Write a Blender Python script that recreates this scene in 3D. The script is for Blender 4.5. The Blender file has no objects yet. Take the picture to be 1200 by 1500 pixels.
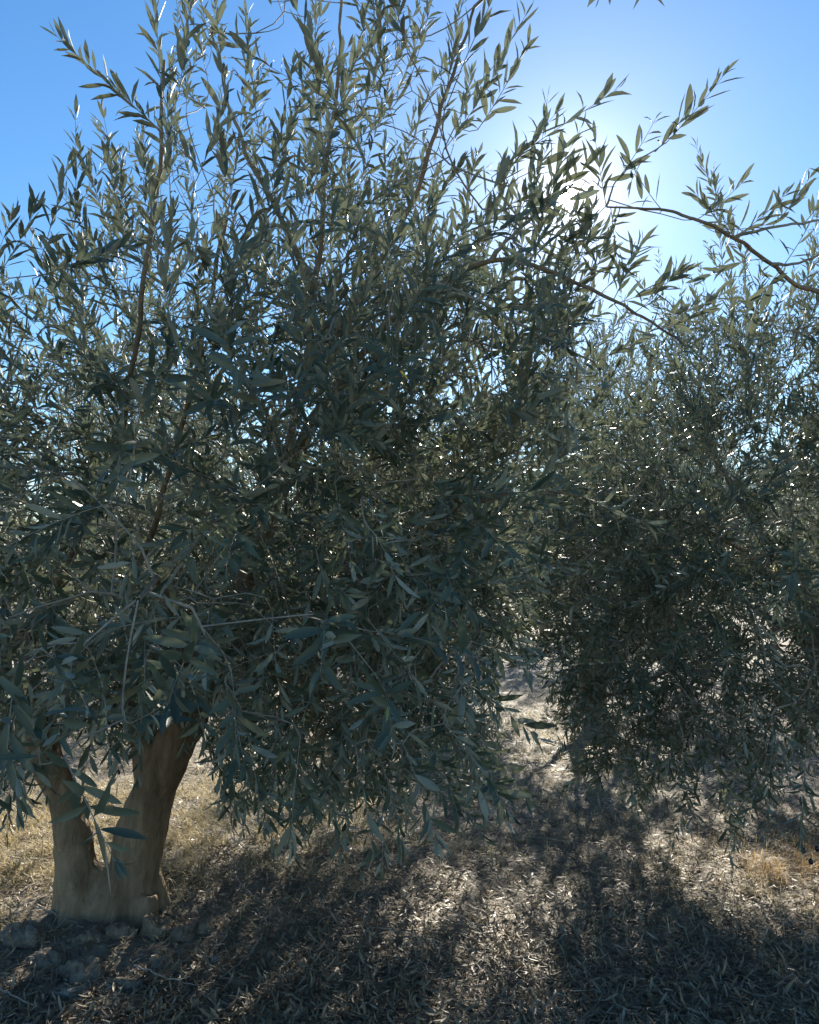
import bpy, math, random
import numpy as np
from mathutils import Matrix, Vector

# ------------------------------------------------------------------ camera, sky, sun, exposure
sc = bpy.context.scene
COL = sc.collection
CAM_Z, FPX, HORIZON = 1.55, 1155.0, 840.0          # eye height, focal length in px of a 1200x1500 frame
PITCH = math.atan((HORIZON - 750.0) / FPX)
cam_d = bpy.data.cameras.new('camera')
cam_d.sensor_fit = 'VERTICAL'
cam_d.angle = 2 * math.atan(750.0 / FPX)
cam_d.clip_start, cam_d.clip_end = 0.05, 1500
cam = bpy.data.objects.new('camera', cam_d)
COL.objects.link(cam)
cam.location = (0, 0, CAM_Z)
cam.rotation_euler = (math.pi / 2 + PITCH, 0, 0)
sc.camera = cam

cp, sp = math.cos(PITCH), math.sin(PITCH)
def P(px, py, D):
    """a point of the place: bearing (px, py) from the eye, D metres ahead"""
    u, v = (px - 600.0) / FPX, (750.0 - py) / FPX
    return np.array([u * D, D * (cp - sp * v), CAM_Z + D * (sp + cp * v)])
def project(pts):
    q = pts - np.array([0, 0, CAM_Z])
    D = q[..., 1] * cp + q[..., 2] * sp
    v = (q[..., 2] * cp - q[..., 1] * sp) / np.maximum(D, 1e-3)
    u = q[..., 0] / np.maximum(D, 1e-3)
    return 600 + u * FPX, 750 - v * FPX, D

SUN_DIR = P(832, 287, 1.0) - np.array([0, 0, CAM_Z]); SUN_DIR /= np.linalg.norm(SUN_DIR)
SUN_EL = math.asin(SUN_DIR[2]); SUN_AZ = math.atan2(SUN_DIR[0], SUN_DIR[1])

world = bpy.data.worlds.new('World'); sc.world = world; world.use_nodes = True
nt = world.node_tree; nt.nodes.clear()
sky = nt.nodes.new('ShaderNodeTexSky'); sky.sky_type = 'NISHITA'; sky.sun_disc = False
sky.sun_elevation = SUN_EL; sky.sun_rotation = SUN_AZ
sky.air_density, sky.dust_density, sky.ozone_density = 1.0, 0.08, 1.9
bg = nt.nodes.new('ShaderNodeBackground'); bg.inputs['Strength'].default_value = 0.072
hsv = nt.nodes.new('ShaderNodeHueSaturation'); hsv.inputs['Saturation'].default_value = 1.27
nt.links.new(sky.outputs[0], hsv.inputs['Color']); nt.links.new(hsv.outputs[0], bg.inputs['Color'])
# the sun's disc and the bright air round it, by angle from the sun
tc = nt.nodes.new('ShaderNodeTexCoord')
dotn = nt.nodes.new('ShaderNodeVectorMath'); dotn.operation = 'DOT_PRODUCT'
dotn.inputs[1].default_value = tuple(SUN_DIR)
nrm = nt.nodes.new('ShaderNodeVectorMath'); nrm.operation = 'NORMALIZE'
nt.links.new(tc.outputs['Generated'], nrm.inputs[0]); nt.links.new(nrm.outputs[0], dotn.inputs[0])
def wmath(op, a, b=None):
    n = nt.nodes.new('ShaderNodeMath'); n.operation = op
    for i, s in enumerate((a, b)):
        if s is None: continue
        if isinstance(s, (int, float)): n.inputs[i].default_value = s
        else: nt.links.new(s, n.inputs[i])
    return n.outputs[0]
ang = wmath('ARCCOSINE', wmath('MINIMUM', dotn.outputs['Value'], 0.9999999))
def halo(amp, deg):
    return wmath('MULTIPLY', wmath('EXPONENT', wmath('DIVIDE', ang, -math.radians(deg))), amp)
glow = wmath('ADD', halo(0.20, 4.6), halo(1.1, 1.2))
disc = wmath('MULTIPLY', wmath('LESS_THAN', ang, math.radians(0.55)), 14.0)
bg2 = nt.nodes.new('ShaderNodeBackground'); bg2.inputs['Color'].default_value = (1.0, 0.95, 0.86, 1)
nt.links.new(wmath('ADD', glow, disc), bg2.inputs['Strength'])
addw = nt.nodes.new('ShaderNodeAddShader')
nt.links.new(bg.outputs[0], addw.inputs[0]); nt.links.new(bg2.outputs[0], addw.inputs[1])
wo = nt.nodes.new('ShaderNodeOutputWorld'); nt.links.new(addw.outputs[0], wo.inputs['Surface'])

sun_d = bpy.data.lights.new('sun', 'SUN'); sun_d.energy = 5.0; sun_d.angle = math.radians(0.5)
sun_d.color = (1.0, 0.93, 0.80)
sun = bpy.data.objects.new('sun', sun_d); COL.objects.link(sun)
sun.rotation_euler = Vector(tuple(SUN_DIR)).to_track_quat('Z', 'Y').to_euler()
sun.location = (3, 20, 12)

sc.view_settings.view_transform = 'Standard'; sc.view_settings.look = 'None'
sc.view_settings.gamma = 1.0; sc.view_settings.exposure = 1.45
sc.render.engine = 'CYCLES'
sc.cycles.use_denoising = True
sc.cycles.max_bounces = 7; sc.cycles.diffuse_bounces = 5; sc.cycles.glossy_bounces = 2
sc.cycles.transmission_bounces = 4; sc.cycles.sample_clamp_indirect = 6.0
sc.cycles.caustics_reflective = False; sc.cycles.caustics_refractive = False

rng = np.random.default_rng(7)
random.seed(7)

# ------------------------------------------------------------------ helpers
def unit(v):
    return v / np.maximum(np.linalg.norm(v, axis=-1, keepdims=True), 1e-9)

def vnoise(x, y, seed=0):
    xi = np.floor(x).astype(np.int64); yi = np.floor(y).astype(np.int64)
    fx = x - xi; fy = y - yi
    fx = fx * fx * (3 - 2 * fx); fy = fy * fy * (3 - 2 * fy)
    def h(a, b):
        n = (a * 374761393 + b * 668265263 + seed * 974711) & 0x7fffffff
        n = ((n ^ (n >> 13)) * 1274126177) & 0x7fffffff
        return ((n ^ (n >> 16)) & 0xffff) / 65535.0
    return (h(xi, yi) * (1 - fx) + h(xi + 1, yi) * fx) * (1 - fy) + (h(xi, yi + 1) * (1 - fx) + h(xi + 1, yi + 1) * fx) * fy

def mesh_np(name, verts, faces, mat=None, smooth=True, attr=None):
    """verts (N,3); faces: list of arrays (M,k)"""
    me = bpy.data.meshes.new(name)
    loops = np.concatenate([f.ravel() for f in faces]).astype(np.int32)
    sizes = np.concatenate([np.full(len(f), f.shape[1]) for f in faces]).astype(np.int32)
    starts = np.concatenate([[0], np.cumsum(sizes)[:-1]]).astype(np.int32)
    me.vertices.add(len(verts)); me.vertices.foreach_set('co', np.asarray(verts, np.float32).ravel())
    me.loops.add(len(loops)); me.loops.foreach_set('vertex_index', loops)
    me.polygons.add(len(sizes)); me.polygons.foreach_set('loop_start', starts); me.polygons.foreach_set('loop_total', sizes)
    me.polygons.foreach_set('use_smooth', np.full(len(sizes), smooth))
    if attr is not None:
        a = me.attributes.new('rnd', 'FLOAT', 'POINT'); a.data.foreach_set('value', np.asarray(attr, np.float32))
    me.update(calc_edges=True)
    if mat: me.materials.append(mat)
    return me

def obj(name, me, parent=None, **props):
    o = bpy.data.objects.new(name, me); COL.objects.link(o)
    if parent is not None:
        o.parent = parent
        o.matrix_parent_inverse = Matrix.Translation(parent.location).inverted()
    for k, v in props.items(): o[k] = v
    return o

def thing(name, loc, label, cat, group=None):
    o = bpy.data.objects.new(name, None); COL.objects.link(o); o.location = loc
    o.empty_display_size = 0.2
    o['label'] = label; o['category'] = cat
    if group: o['group'] = group
    return o

def tubes(paths, radii, sides):
    """paths (C,K,3), radii (C,K) -> verts, quads"""
    C, K, _ = paths.shape
    T = unit(np.gradient(paths, axis=1))
    ref = np.where(np.abs(T[:, :1, 2:3]) > 0.8, np.array([1.0, 0, 0]), np.array([0, 0, 1.0]))
    U = unit(np.cross(T, np.broadcast_to(ref, T.shape))); V = np.cross(T, U)
    a = np.arange(sides) * 2 * math.pi / sides
    ring = paths[:, :, None, :] + radii[:, :, None, None] * (U[:, :, None, :] * np.cos(a)[:, None] + V[:, :, None, :] * np.sin(a)[:, None])
    verts = ring.reshape(-1, 3)
    c, k, s = np.meshgrid(np.arange(C), np.arange(K - 1), np.arange(sides), indexing='ij')
    i0 = (c * K + k) * sides
    q = np.stack([i0 + s, i0 + (s + 1) % sides, i0 + sides + (s + 1) % sides, i0 + sides + s], -1).reshape(-1, 4)
    return verts, q

def spline(pts, n):
    """Catmull-Rom through pts (m,k) -> (n,k)"""
    pts = np.asarray(pts, float)
    p = np.vstack([2 * pts[0] - pts[1], pts, 2 * pts[-1] - pts[-2]])
    t = np.linspace(0, len(pts) - 1 - 1e-6, n); i = t.astype(int); f = (t - i)[:, None]
    p0, p1, p2, p3 = p[i], p[i + 1], p[i + 2], p[i + 3]
    return 0.5 * (2 * p1 + (p2 - p0) * f + (2 * p0 - 5 * p1 + 4 * p2 - p3) * f ** 2 + (3 * p1 - p0 - 3 * p2 + p3) * f ** 3)

def in_poly(x, y, poly):
    inside = np.zeros(x.shape, bool); n = len(poly)
    for i in range(n):
        x0, y0 = poly[i]; x1, y1 = poly[(i + 1) % n]
        c = ((y0 > y) != (y1 > y)) & (x < (x1 - x0) * (y - y0) / (y1 - y0 + 1e-12) + x0)
        inside ^= c
    return inside

# ------------------------------------------------------------------ materials
def new_mat(name):
    m = bpy.data.materials.new(name); m.use_nodes = True; m.node_tree.nodes.clear()
    return m, m.node_tree.nodes, m.node_tree.links

def ramp(N, stops):
    r = N.new('ShaderNodeValToRGB'); e = r.color_ramp.elements
    while len(e) < len(stops): e.new(0.5)
    for el, (p, c) in zip(e, stops): el.position = p; el.color = (*c, 1)
    return r

def leaf_material(name, top, under, through, k_trans=0.22, rough=0.36, obj_rand=False):
    m, N, L = new_mat(name)
    at = N.new('ShaderNodeAttribute'); at.attribute_name = 'rnd'
    fac = at.outputs['Fac']
    if obj_rand:
        oi = N.new('ShaderNodeObjectInfo'); fac = oi.outputs['Random']
    r1 = ramp(N, top); r2 = ramp(N, under)
    L.new(fac, r1.inputs[0]); L.new(fac, r2.inputs[0])
    g = N.new('ShaderNodeNewGeometry')
    mx = N.new('ShaderNodeMixRGB'); L.new(g.outputs['Backfacing'], mx.inputs[0])
    L.new(r1.outputs[0], mx.inputs[1]); L.new(r2.outputs[0], mx.inputs[2])
    no = N.new('ShaderNodeTexNoise'); no.inputs['Scale'].default_value = 60; no.inputs['Detail'].default_value = 3
    tcn = N.new('ShaderNodeTexCoord'); L.new(tcn.outputs['Object'], no.inputs['Vector'])
    mp = N.new('ShaderNodeMapRange'); mp.inputs[3].default_value = 0.75; mp.inputs[4].default_value = 1.22
    L.new(no.outputs['Fac'], mp.inputs[0])
    mu = N.new('ShaderNodeMixRGB'); mu.blend_type = 'MULTIPLY'; mu.inputs[0].default_value = 1
    L.new(mx.outputs[0], mu.inputs[1]); L.new(mp.outputs[0], mu.inputs[2])
    b = N.new('ShaderNodeBsdfPrincipled')
    L.new(mu.outputs[0], b.inputs['Base Color'])
    ro = N.new('ShaderNodeMapRange'); ro.inputs[3].default_value = rough; ro.inputs[4].default_value = rough + 0.22
    L.new(g.outputs['Backfacing'], ro.inputs[0]); L.new(ro.outputs[0], b.inputs['Roughness'])
    b.inputs['Specular IOR Level'].default_value = 0.5
    t = N.new('ShaderNodeBsdfTranslucent'); t.inputs['Color'].default_value = (*through, 1)
    mix = N.new('ShaderNodeMixShader'); mix.inputs[0].default_value = k_trans
    L.new(b.outputs[0], mix.inputs[1]); L.new(t.outputs[0], mix.inputs[2])
    o = N.new('ShaderNodeOutputMaterial'); L.new(mix.outputs[0], o.inputs['Surface'])
    return m

TOP = [(0.0, (0.028, 0.050, 0.034)), (0.35, (0.062, 0.094, 0.062)), (0.7, (0.105, 0.135, 0.090)), (0.92, (0.165, 0.178, 0.110)), (1.0, (0.22, 0.18, 0.08))]
UND = [(0.0, (0.18, 0.205, 0.155)), (0.5, (0.26, 0.28, 0.215)), (1.0, (0.34, 0.34, 0.25))]
M_LEAF = leaf_material('olive_leaf', TOP, UND, (0.21, 0.235, 0.145), 0.17, 0.45)
M_LEAF_YELLOW = leaf_material('olive_leaf_yellow', [(0, (0.55, 0.42, 0.03)), (1, (0.6, 0.45, 0.04))], [(0, (0.5, 0.42, 0.06)), (1, (0.55, 0.42, 0.06))], (0.75, 0.55, 0.04), 0.4)
M_LEAF_YOUNG = leaf_material('olive_leaf_young', [(0, (0.20, 0.28, 0.07)), (1, (0.22, 0.30, 0.07))], [(0, (0.28, 0.36, 0.14)), (1, (0.28, 0.36, 0.14))], (0.36, 0.50, 0.08), 0.4)
M_LEAF_PALE = leaf_material('olive_leaf_pale', [(0, (0.22, 0.26, 0.14)), (1, (0.24, 0.27, 0.15))], [(0, (0.28, 0.31, 0.2)), (1, (0.28, 0.31, 0.2))], (0.3, 0.34, 0.15), 0.3)
LIT = [(0.0, (0.095, 0.066, 0.040)), (0.3, (0.185, 0.140, 0.088)), (0.6, (0.275, 0.216, 0.142)), (0.85, (0.36, 0.295, 0.20)), (1.0, (0.48, 0.415, 0.285))]
M_LITTER = leaf_material('dry_leaf', LIT, LIT, (0.3, 0.24, 0.14), 0.12, 0.55)
STR = [(0.0, (0.24, 0.18, 0.10)), (0.45, (0.46, 0.38, 0.225)), (1.0, (0.68, 0.60, 0.41))]
M_STRAW = leaf_material('dry_straw', STR, STR, (0.65, 0.52, 0.22), 0.35, 0.5)
RUS = [(0.0, (0.24, 0.155, 0.085)), (0.5, (0.40, 0.29, 0.155)), (1.0, (0.52, 0.42, 0.25))]
M_RUST = leaf_material('rusty_grass', RUS, RUS, (0.55, 0.36, 0.15), 0.3, 0.5)

def bark_material(name, stops, scale=(9, 9, 2.2), bump=0.35, dist=0.012):
    m, N, L = new_mat(name)
    tcn = N.new('ShaderNodeTexCoord'); mp = N.new('ShaderNodeMapping'); mp.inputs['Scale'].default_value = scale
    L.new(tcn.outputs['Object'], mp.inputs['Vector'])
    n1 = N.new('ShaderNodeTexNoise'); n1.inputs['Scale'].default_value = 1.0; n1.inputs['Detail'].default_value = 8; n1.inputs['Roughness'].default_value = 0.62
    L.new(mp.outputs[0], n1.inputs['Vector'])
    r = ramp(N, stops); L.new(n1.outputs['Fac'], r.inputs[0])
    m3 = N.new('ShaderNodeMapping'); m3.inputs['Scale'].default_value = tuple(5.0 * c for c in scale); L.new(tcn.outputs['Object'], m3.inputs['Vector'])
    n3 = N.new('ShaderNodeTexNoise'); n3.inputs['Scale'].default_value = 1.0; n3.inputs['Detail'].default_value = 5; n3.inputs['Distortion'].default_value = 0.6
    L.new(m3.outputs[0], n3.inputs['Vector'])
    mr = N.new('ShaderNodeMapRange'); mr.inputs[1].default_value = 0.36; mr.inputs[2].default_value = 0.62; mr.inputs[3].default_value = 0.78; mr.inputs[4].default_value = 1.1
    L.new(n3.outputs['Fac'], mr.inputs[0])
    mul = N.new('ShaderNodeMixRGB'); mul.blend_type = 'MULTIPLY'; mul.inputs[0].default_value = 1
    L.new(r.outputs[0], mul.inputs[1]); L.new(mr.outputs[0], mul.inputs[2])
    n2 = N.new('ShaderNodeTexNoise'); n2.inputs['Scale'].default_value = 45; n2.inputs['Detail'].default_value = 6
    L.new(tcn.outputs['Object'], n2.inputs['Vector'])
    ad = N.new('ShaderNodeMath'); ad.operation = 'MULTIPLY_ADD'; ad.inputs[1].default_value = 0.4
    ad2 = N.new('ShaderNodeMath'); ad2.operation = 'MULTIPLY_ADD'; ad2.inputs[1].default_value = 0.35
    L.new(n3.outputs['Fac'], ad2.inputs[0]); L.new(n1.outputs['Fac'], ad2.inputs[2])
    L.new(n2.outputs['Fac'], ad.inputs[0]); L.new(ad2.outputs[0], ad.inputs[2])
    bu = N.new('ShaderNodeBump'); bu.inputs['Strength'].default_value = bump; bu.inputs['Distance'].default_value = dist
    L.new(ad.outputs[0], bu.inputs['Height'])
    b = N.new('ShaderNodeBsdfPrincipled'); b.inputs['Roughness'].default_value = 0.8
    b.inputs['Specular IOR Level'].default_value = 0.3
    L.new(mul.outputs[0], b.inputs['Base Color']); L.new(bu.outputs[0], b.inputs['Normal'])
    o = N.new('ShaderNodeOutputMaterial'); L.new(b.outputs[0], o.inputs['Surface'])
    return m
M_BARK = bark_material('olive_bark', [(0.25, (0.085, 0.064, 0.045)), (0.45, (0.20, 0.145, 0.092)), (0.6, (0.27, 0.203, 0.132)), (0.78, (0.33, 0.27, 0.19))], (7, 7, 1.6), 0.9, 0.03)
M_TWIG = bark_material('olive_twig', [(0.3, (0.19, 0.165, 0.13)), (0.5, (0.30, 0.27, 0.215)), (0.75, (0.40, 0.365, 0.30))], (30, 30, 30), 0.2, 0.003)
M_EARTH = bark_material('dry_earth', [(0.3, (0.12, 0.095, 0.068)), (0.5, (0.20, 0.162, 0.12)), (0.7, (0.28, 0.23, 0.17))], (14, 14, 14), 0.8, 0.02)
M_STONE = bark_material('pale_stone', [(0.3, (0.30, 0.27, 0.23)), (0.6, (0.40, 0.37, 0.32))], (20, 20, 20), 0.5, 0.006)
M_GROUND = bark_material('ground_soil', [(0.3, (0.11, 0.088, 0.066)), (0.5, (0.20, 0.165, 0.125)), (0.7, (0.30, 0.255, 0.195))], (6, 6, 6), 0.8, 0.03)
M_DEADTWIG = bark_material('dead_twig', [(0.3, (0.19, 0.16, 0.13)), (0.7, (0.36, 0.32, 0.27))], (40, 40, 40), 0.3, 0.003)
m, N, L = new_mat('olive_fruit'); b = N.new('ShaderNodeBsdfPrincipled'); b.inputs['Base Color'].default_value = (0.012, 0.010, 0.014, 1); b.inputs['Roughness'].default_value = 0.35
o_ = N.new('ShaderNodeOutputMaterial'); L.new(b.outputs[0], o_.inputs['Surface']); M_FRUIT = m

# ------------------------------------------------------------------ ground
TRUNK_XY = P(165, 1335, 3.62)[:2]
def ground_h(x, y):
    h = 0.05 * (vnoise(x * 0.7, y * 0.7, 1) - 0.5) + 0.035 * (vnoise(x * 2.3, y * 2.3, 2) - 0.5) + 0.018 * (vnoise(x * 7, y * 7, 3) - 0.5)
    r2 = (x - TRUNK_XY[0]) ** 2 + (y - TRUNK_XY[1]) ** 2
    w = np.exp(-r2 / 0.55)
    h = h + 0.05 * np.exp(-r2 / 0.25) + w * (0.06 * (vnoise(x * 5, y * 5, 4) - 0.5) + 0.03 * (vnoise(x * 13, y * 13, 5) - 0.5))
    far = np.clip((np.hypot(x, y) - 12) / 20, 0, 1)
    return h * (1 - 0.6 * far)
def axis(lo, hi, step, far):
    a = [np.arange(lo, hi, step)]; g = step; l, r = [], []; x = lo
    while x > -far: g *= 1.22; x -= g; l.append(x)
    g = step; x = hi
    while x < far: g *= 1.22; r.append(x); x += g
    return np.concatenate([np.array(l[::-1]), a[0], np.array(r)])
gx = axis(-3.5, 4.0, 0.055, 500); gy = axis(1.2, 7.5, 0.055, 500)
X, Y = np.meshgrid(gx, gy); Z = ground_h(X, Y)
V = np.stack([X, Y, Z], -1).reshape(-1, 3)
i, j = np.meshgrid(np.arange(len(gy) - 1), np.arange(len(gx) - 1), indexing='ij'); i0 = i * len(gx) + j
F = np.stack([i0, i0 + 1, i0 + 1 + len(gx), i0 + len(gx)], -1).reshape(-1, 4)
ground = obj('ground', mesh_np('ground', V, [F], M_GROUND), kind='structure')

# ------------------------------------------------------------------ leaves
def leaf_mesh(Pb, A, Nn, Ln, Wd, curl, rnd, lod):
    """one mesh of many leaves: base Pb, axis A, face normal Nn, length, width, curl"""
    n = len(Pb); W = np.cross(A, Nn)
    if lod == 2: st, wt = np.array([0.3, 0.66]), np.array([0.42, 0.44])
    elif lod == 1: st, wt = np.array([0.42]), np.array([0.5])
    else: st, wt = np.array([0.12, 0.32, 0.55, 0.78, 0.92]), np.array([0.24, 0.44, 0.5, 0.37, 0.19])
    Lc = Ln[:, None]; 
    def mid(t): return Pb + A * Lc * (t - 0.12 * (curl[:, None] ** 2) * t ** 3) - Nn * Lc * curl[:, None] * t * t * 0.5
    cols = [Pb]
    if lod == 1:
        c = mid(st[0])
        cols += [c - W * (Wd[:, None] * wt[0]), c + W * (Wd[:, None] * wt[0])]
        cols.append(mid(1.0)); k = 4
        f = [np.array([[0, 2, 3, 1]])]
    else:
        for t, w in zip(st, wt):
            c = mid(t); up = Nn * (Wd[:, None] * w * 0.38)
            cols += [c - W * (Wd[:, None] * w) + up, c, c + W * (Wd[:, None] * w) + up]
        cols.append(mid(1.0)); k = len(cols); q = []; tr = [[0, 2, 1], [0, 3, 2]]
        for s in range(len(st) - 1):
            a = 1 + 3 * s
            q += [[a, a + 1, a + 4, a + 3], [a + 1, a + 2, a + 5, a + 4]]
        a = 1 + 3 * (len(st) - 1)
        tr += [[a, a + 1, k - 1], [a + 1, a + 2, k - 1]]
        f = [np.array(q), np.array(tr)]
    V = np.stack(cols, 1).reshape(-1, 3)
    off = (np.arange(n) * k)[:, None, None]
    faces = [(ff[None] + off).reshape(-1, ff.shape[1]) for ff in f]
    return V, faces, np.repeat(rnd, k)

def two_lod(Lf, K, lod, dsplit):
    D = project(Lf['P'])[2]; x = project(Lf['P'])[0]
    near = K & (D < dsplit) & (x > -150) & (x < 1350) if lod == 2 else K & False
    Vs, Fs, As, off = [], [], [], 0
    for sel, l in ((near, 2), (K & ~near, 1)):
        if not sel.any(): continue
        V, F, a = leaf_mesh(*[Lf[c][sel] for c in 'PANLWCR'], l)
        Vs.append(V); Fs += [f + off for f in F]; As.append(a); off += len(V)
    return np.vstack(Vs), Fs, np.concatenate(As)

# a few shared single-leaf meshes (unit length along +X, face +Z) for the leaves built one by one
LEAF_SET = []
for k in range(14):
    V, F, a = leaf_mesh(np.zeros((1, 3)), np.array([[1.0, 0, 0]]), np.array([[0, 0, 1.0]]), np.array([1.0]), np.array([rng.uniform(0.175, 0.235)]),
                        np.array([rng.uniform(-0.15, 0.45)]), np.array([0.5]), 3)
    LEAF_SET.append(mesh_np('leaf', V, F, M_LEAF, True, a))
M_LEAF_OBJ = leaf_material('olive_leaf_single', TOP, UND, (0.21, 0.235, 0.145), 0.17, 0.45, obj_rand=True)
for me in LEAF_SET: me.materials[0] = M_LEAF_OBJ

def leaf_matrix(p, a, n, ln):
    w = np.cross(n, a)
    M = np.eye(4); M[:3, 0] = a * ln; M[:3, 1] = w * ln; M[:3, 2] = n * ln; M[:3, 3] = p
    return Matrix(M.tolist())

# ------------------------------------------------------------------ a tree: limbs given, shoots grown onto them
def grow(limbs, S, rg):
    """limbs: list of (n,4) x,y,z,r ; S: dict base, dir, len, bend. Links each shoot to the nearest wood."""
    cap = 200000
    pos = np.zeros((cap, 3), np.float32); par = np.full(cap, -1, np.int64); pl = np.zeros(cap, np.float32); lr = np.zeros(cap, np.float32); n = 0
    for li in limbs:
        m = len(li); pos[n:n + m] = li[:, :3]; lr[n:n + m] = li[:, 3]
        seg = np.r_[0, np.cumsum(np.linalg.norm(np.diff(li[:, :3], axis=0), axis=1))]
        pl[n:n + m] = seg * 0.25
        n += m
    nlimb = n
    base = S['base']; 
    d0 = np.array([np.min(np.linalg.norm(pos[:nlimb] - b, axis=1)) for b in base])
    order = np.argsort(d0)
    cnt = np.zeros(cap, np.int32); tan = np.zeros((cap, 3), np.float32)
    chains = []; ends = np.zeros(len(base), np.int64)
    for s in order:
        b = base[s]
        v = pos[:n] - b; d = np.sqrt((v * v).sum(1))
        cost = d + 0.35 * pl[:n] + np.where(lr[:n] > 0.06, 0.3, 0)
        k = int(np.argmin(cost)); p0 = pos[k].astype(float); dist = d[k]
        m = max(2, int(dist / 0.05))
        t = np.linspace(0, 1, m + 1)[1:, None]
        c = b - S['dir'][s] * dist * 0.35 + rg.normal(0, 0.07, 3) * dist + np.array([0, 0, 0.04]) * dist
        q = (1 - t) ** 2 * p0 + 2 * t * (1 - t) * c + t * t * b
        pos[n:n + m] = q; par[n] = k; par[n + 1:n + m] = np.arange(n, n + m - 1)
        pl[n:n + m] = pl[k] + dist * t[:, 0]
        chains.append((k, n, m)); ends[s] = n + m - 1
        n += m
    for e in ends: cnt[e] += 1
    for k in range(n - 1, nlimb - 1, -1):
        if par[k] >= nlimb: cnt[par[k]] += cnt[k]
    K = 7
    paths = np.zeros((len(chains), K, 3)); rad = np.zeros((len(chains), K))
    for c, (k, s, m) in enumerate(chains):
        pts = np.vstack([pos[k], pos[s:s + m]]); rr = 0.0014 * np.maximum(cnt[s:s + m], 1) ** 0.40
        rr = np.r_[rr[0] * 1.05, rr]
        t = np.linspace(0, len(pts) - 1, K); i = np.minimum(t.astype(int), len(pts) - 2); f = (t - i)
        paths[c] = pts[i] * (1 - f[:, None]) + pts[i + 1] * f[:, None]; rad[c] = rr[i] * (1 - f) + rr[i + 1] * f
    return paths, rad

def shoot_paths(S, K=7):
    t = np.linspace(0, 1, K)[None, :, None]
    L = S['len'][:, None, None]
    p = S['base'][:, None] + L * (S['dir'][:, None] * t + 0.5 * S['bend'][:, None] * t * t)
    return p

def shoot_leaves(S, rg, inter=0.021, lmean=0.064, keep=1.0):
    n = len(S['base']); m = np.maximum(3, (S['len'] / (inter * S.get('lscale', np.ones(n)) ** 2.0 * rg.uniform(0.85, 1.3, n))).astype(int))
    idx = np.repeat(np.arange(n), m)
    j = np.concatenate([np.arange(k) for k in m])
    t = (j + 0.9) / (m[idx] + 0.3)
    t = t * 0.96 + 0.04
    T = unit(S['dir'][idx] + S['bend'][idx] * t[:, None])
    p = S['base'][idx] + S['len'][idx][:, None] * (S['dir'][idx] * t[:, None] + 0.5 * S['bend'][idx] * (t ** 2)[:, None])
    ref = np.where(np.abs(T[:, 2:3]) > 0.85, np.array([1.0, 0, 0]), np.array([0, 0, 1.0]))
    U = unit(np.cross(T, ref)); Vv = np.cross(T, U)
    roll = j * math.pi / 2 + (rg.uniform(0, 6.28, n))[idx] + rg.normal(0, 0.35, len(j))
    out = []
    for sgn in (0, math.pi):
        R = U * np.cos(roll + sgn)[:, None] + Vv * np.sin(roll + sgn)[:, None]
        al = np.radians(rg.normal(46, 15, len(j))) * (1 - 0.5 * t ** 3)
        A = unit(T * np.cos(al)[:, None] + R * np.sin(al)[:, None] + np.array([0, 0, 0.14]) + rg.normal(0, 0.13, T.shape))
        Nn = T + 0.35 * np.array([0, 0, 1.0]) + rg.normal(0, 0.38, T.shape)
        Nn = unit(Nn - A * (Nn * A).sum(1, keepdims=True))
        ln = lmean * rg.uniform(0.72, 1.25, len(j)) * S.get('lscale', np.ones(n))[idx] * np.where(t > 0.85, 1 - (t - 0.85) * 3.0, 1) * np.where(t < 0.15, 0.8, 1)
        out.append((p + R * 0.001, A, Nn, ln, idx))
    # the leaf pair that ends the shoot
    T1 = unit(S['dir'] + S['bend']); p1 = S['base'] + S['len'][:, None] * (S['dir'] + 0.5 * S['bend'])
    A = unit(T1 + rg.normal(0, 0.15, T1.shape)); Nn = rg.normal(0, 1, T1.shape); Nn = unit(Nn - A * (Nn * A).sum(1, keepdims=True))
    out.append((p1, A, Nn, lmean * rg.uniform(0.5, 0.8, n), np.arange(n)))
    Pb, A, Nn, ln, idx = [np.concatenate(c) for c in zip(*out)]
    srnd = rg.uniform(0, 1, n)
    rnd = np.clip(0.4 * srnd[idx] + 0.6 * rg.uniform(0, 1, len(ln)), 0, 1)
    wd = ln * rg.uniform(0.17, 0.24, len(ln)); curl = rg.normal(0.2, 0.38, len(ln))
    k = rg.uniform(0, 1, len(ln)) < keep
    return dict(P=Pb[k], A=A[k], N=Nn[k], L=ln[k], W=wd[k], C=curl[k], R=rnd[k])

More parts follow.
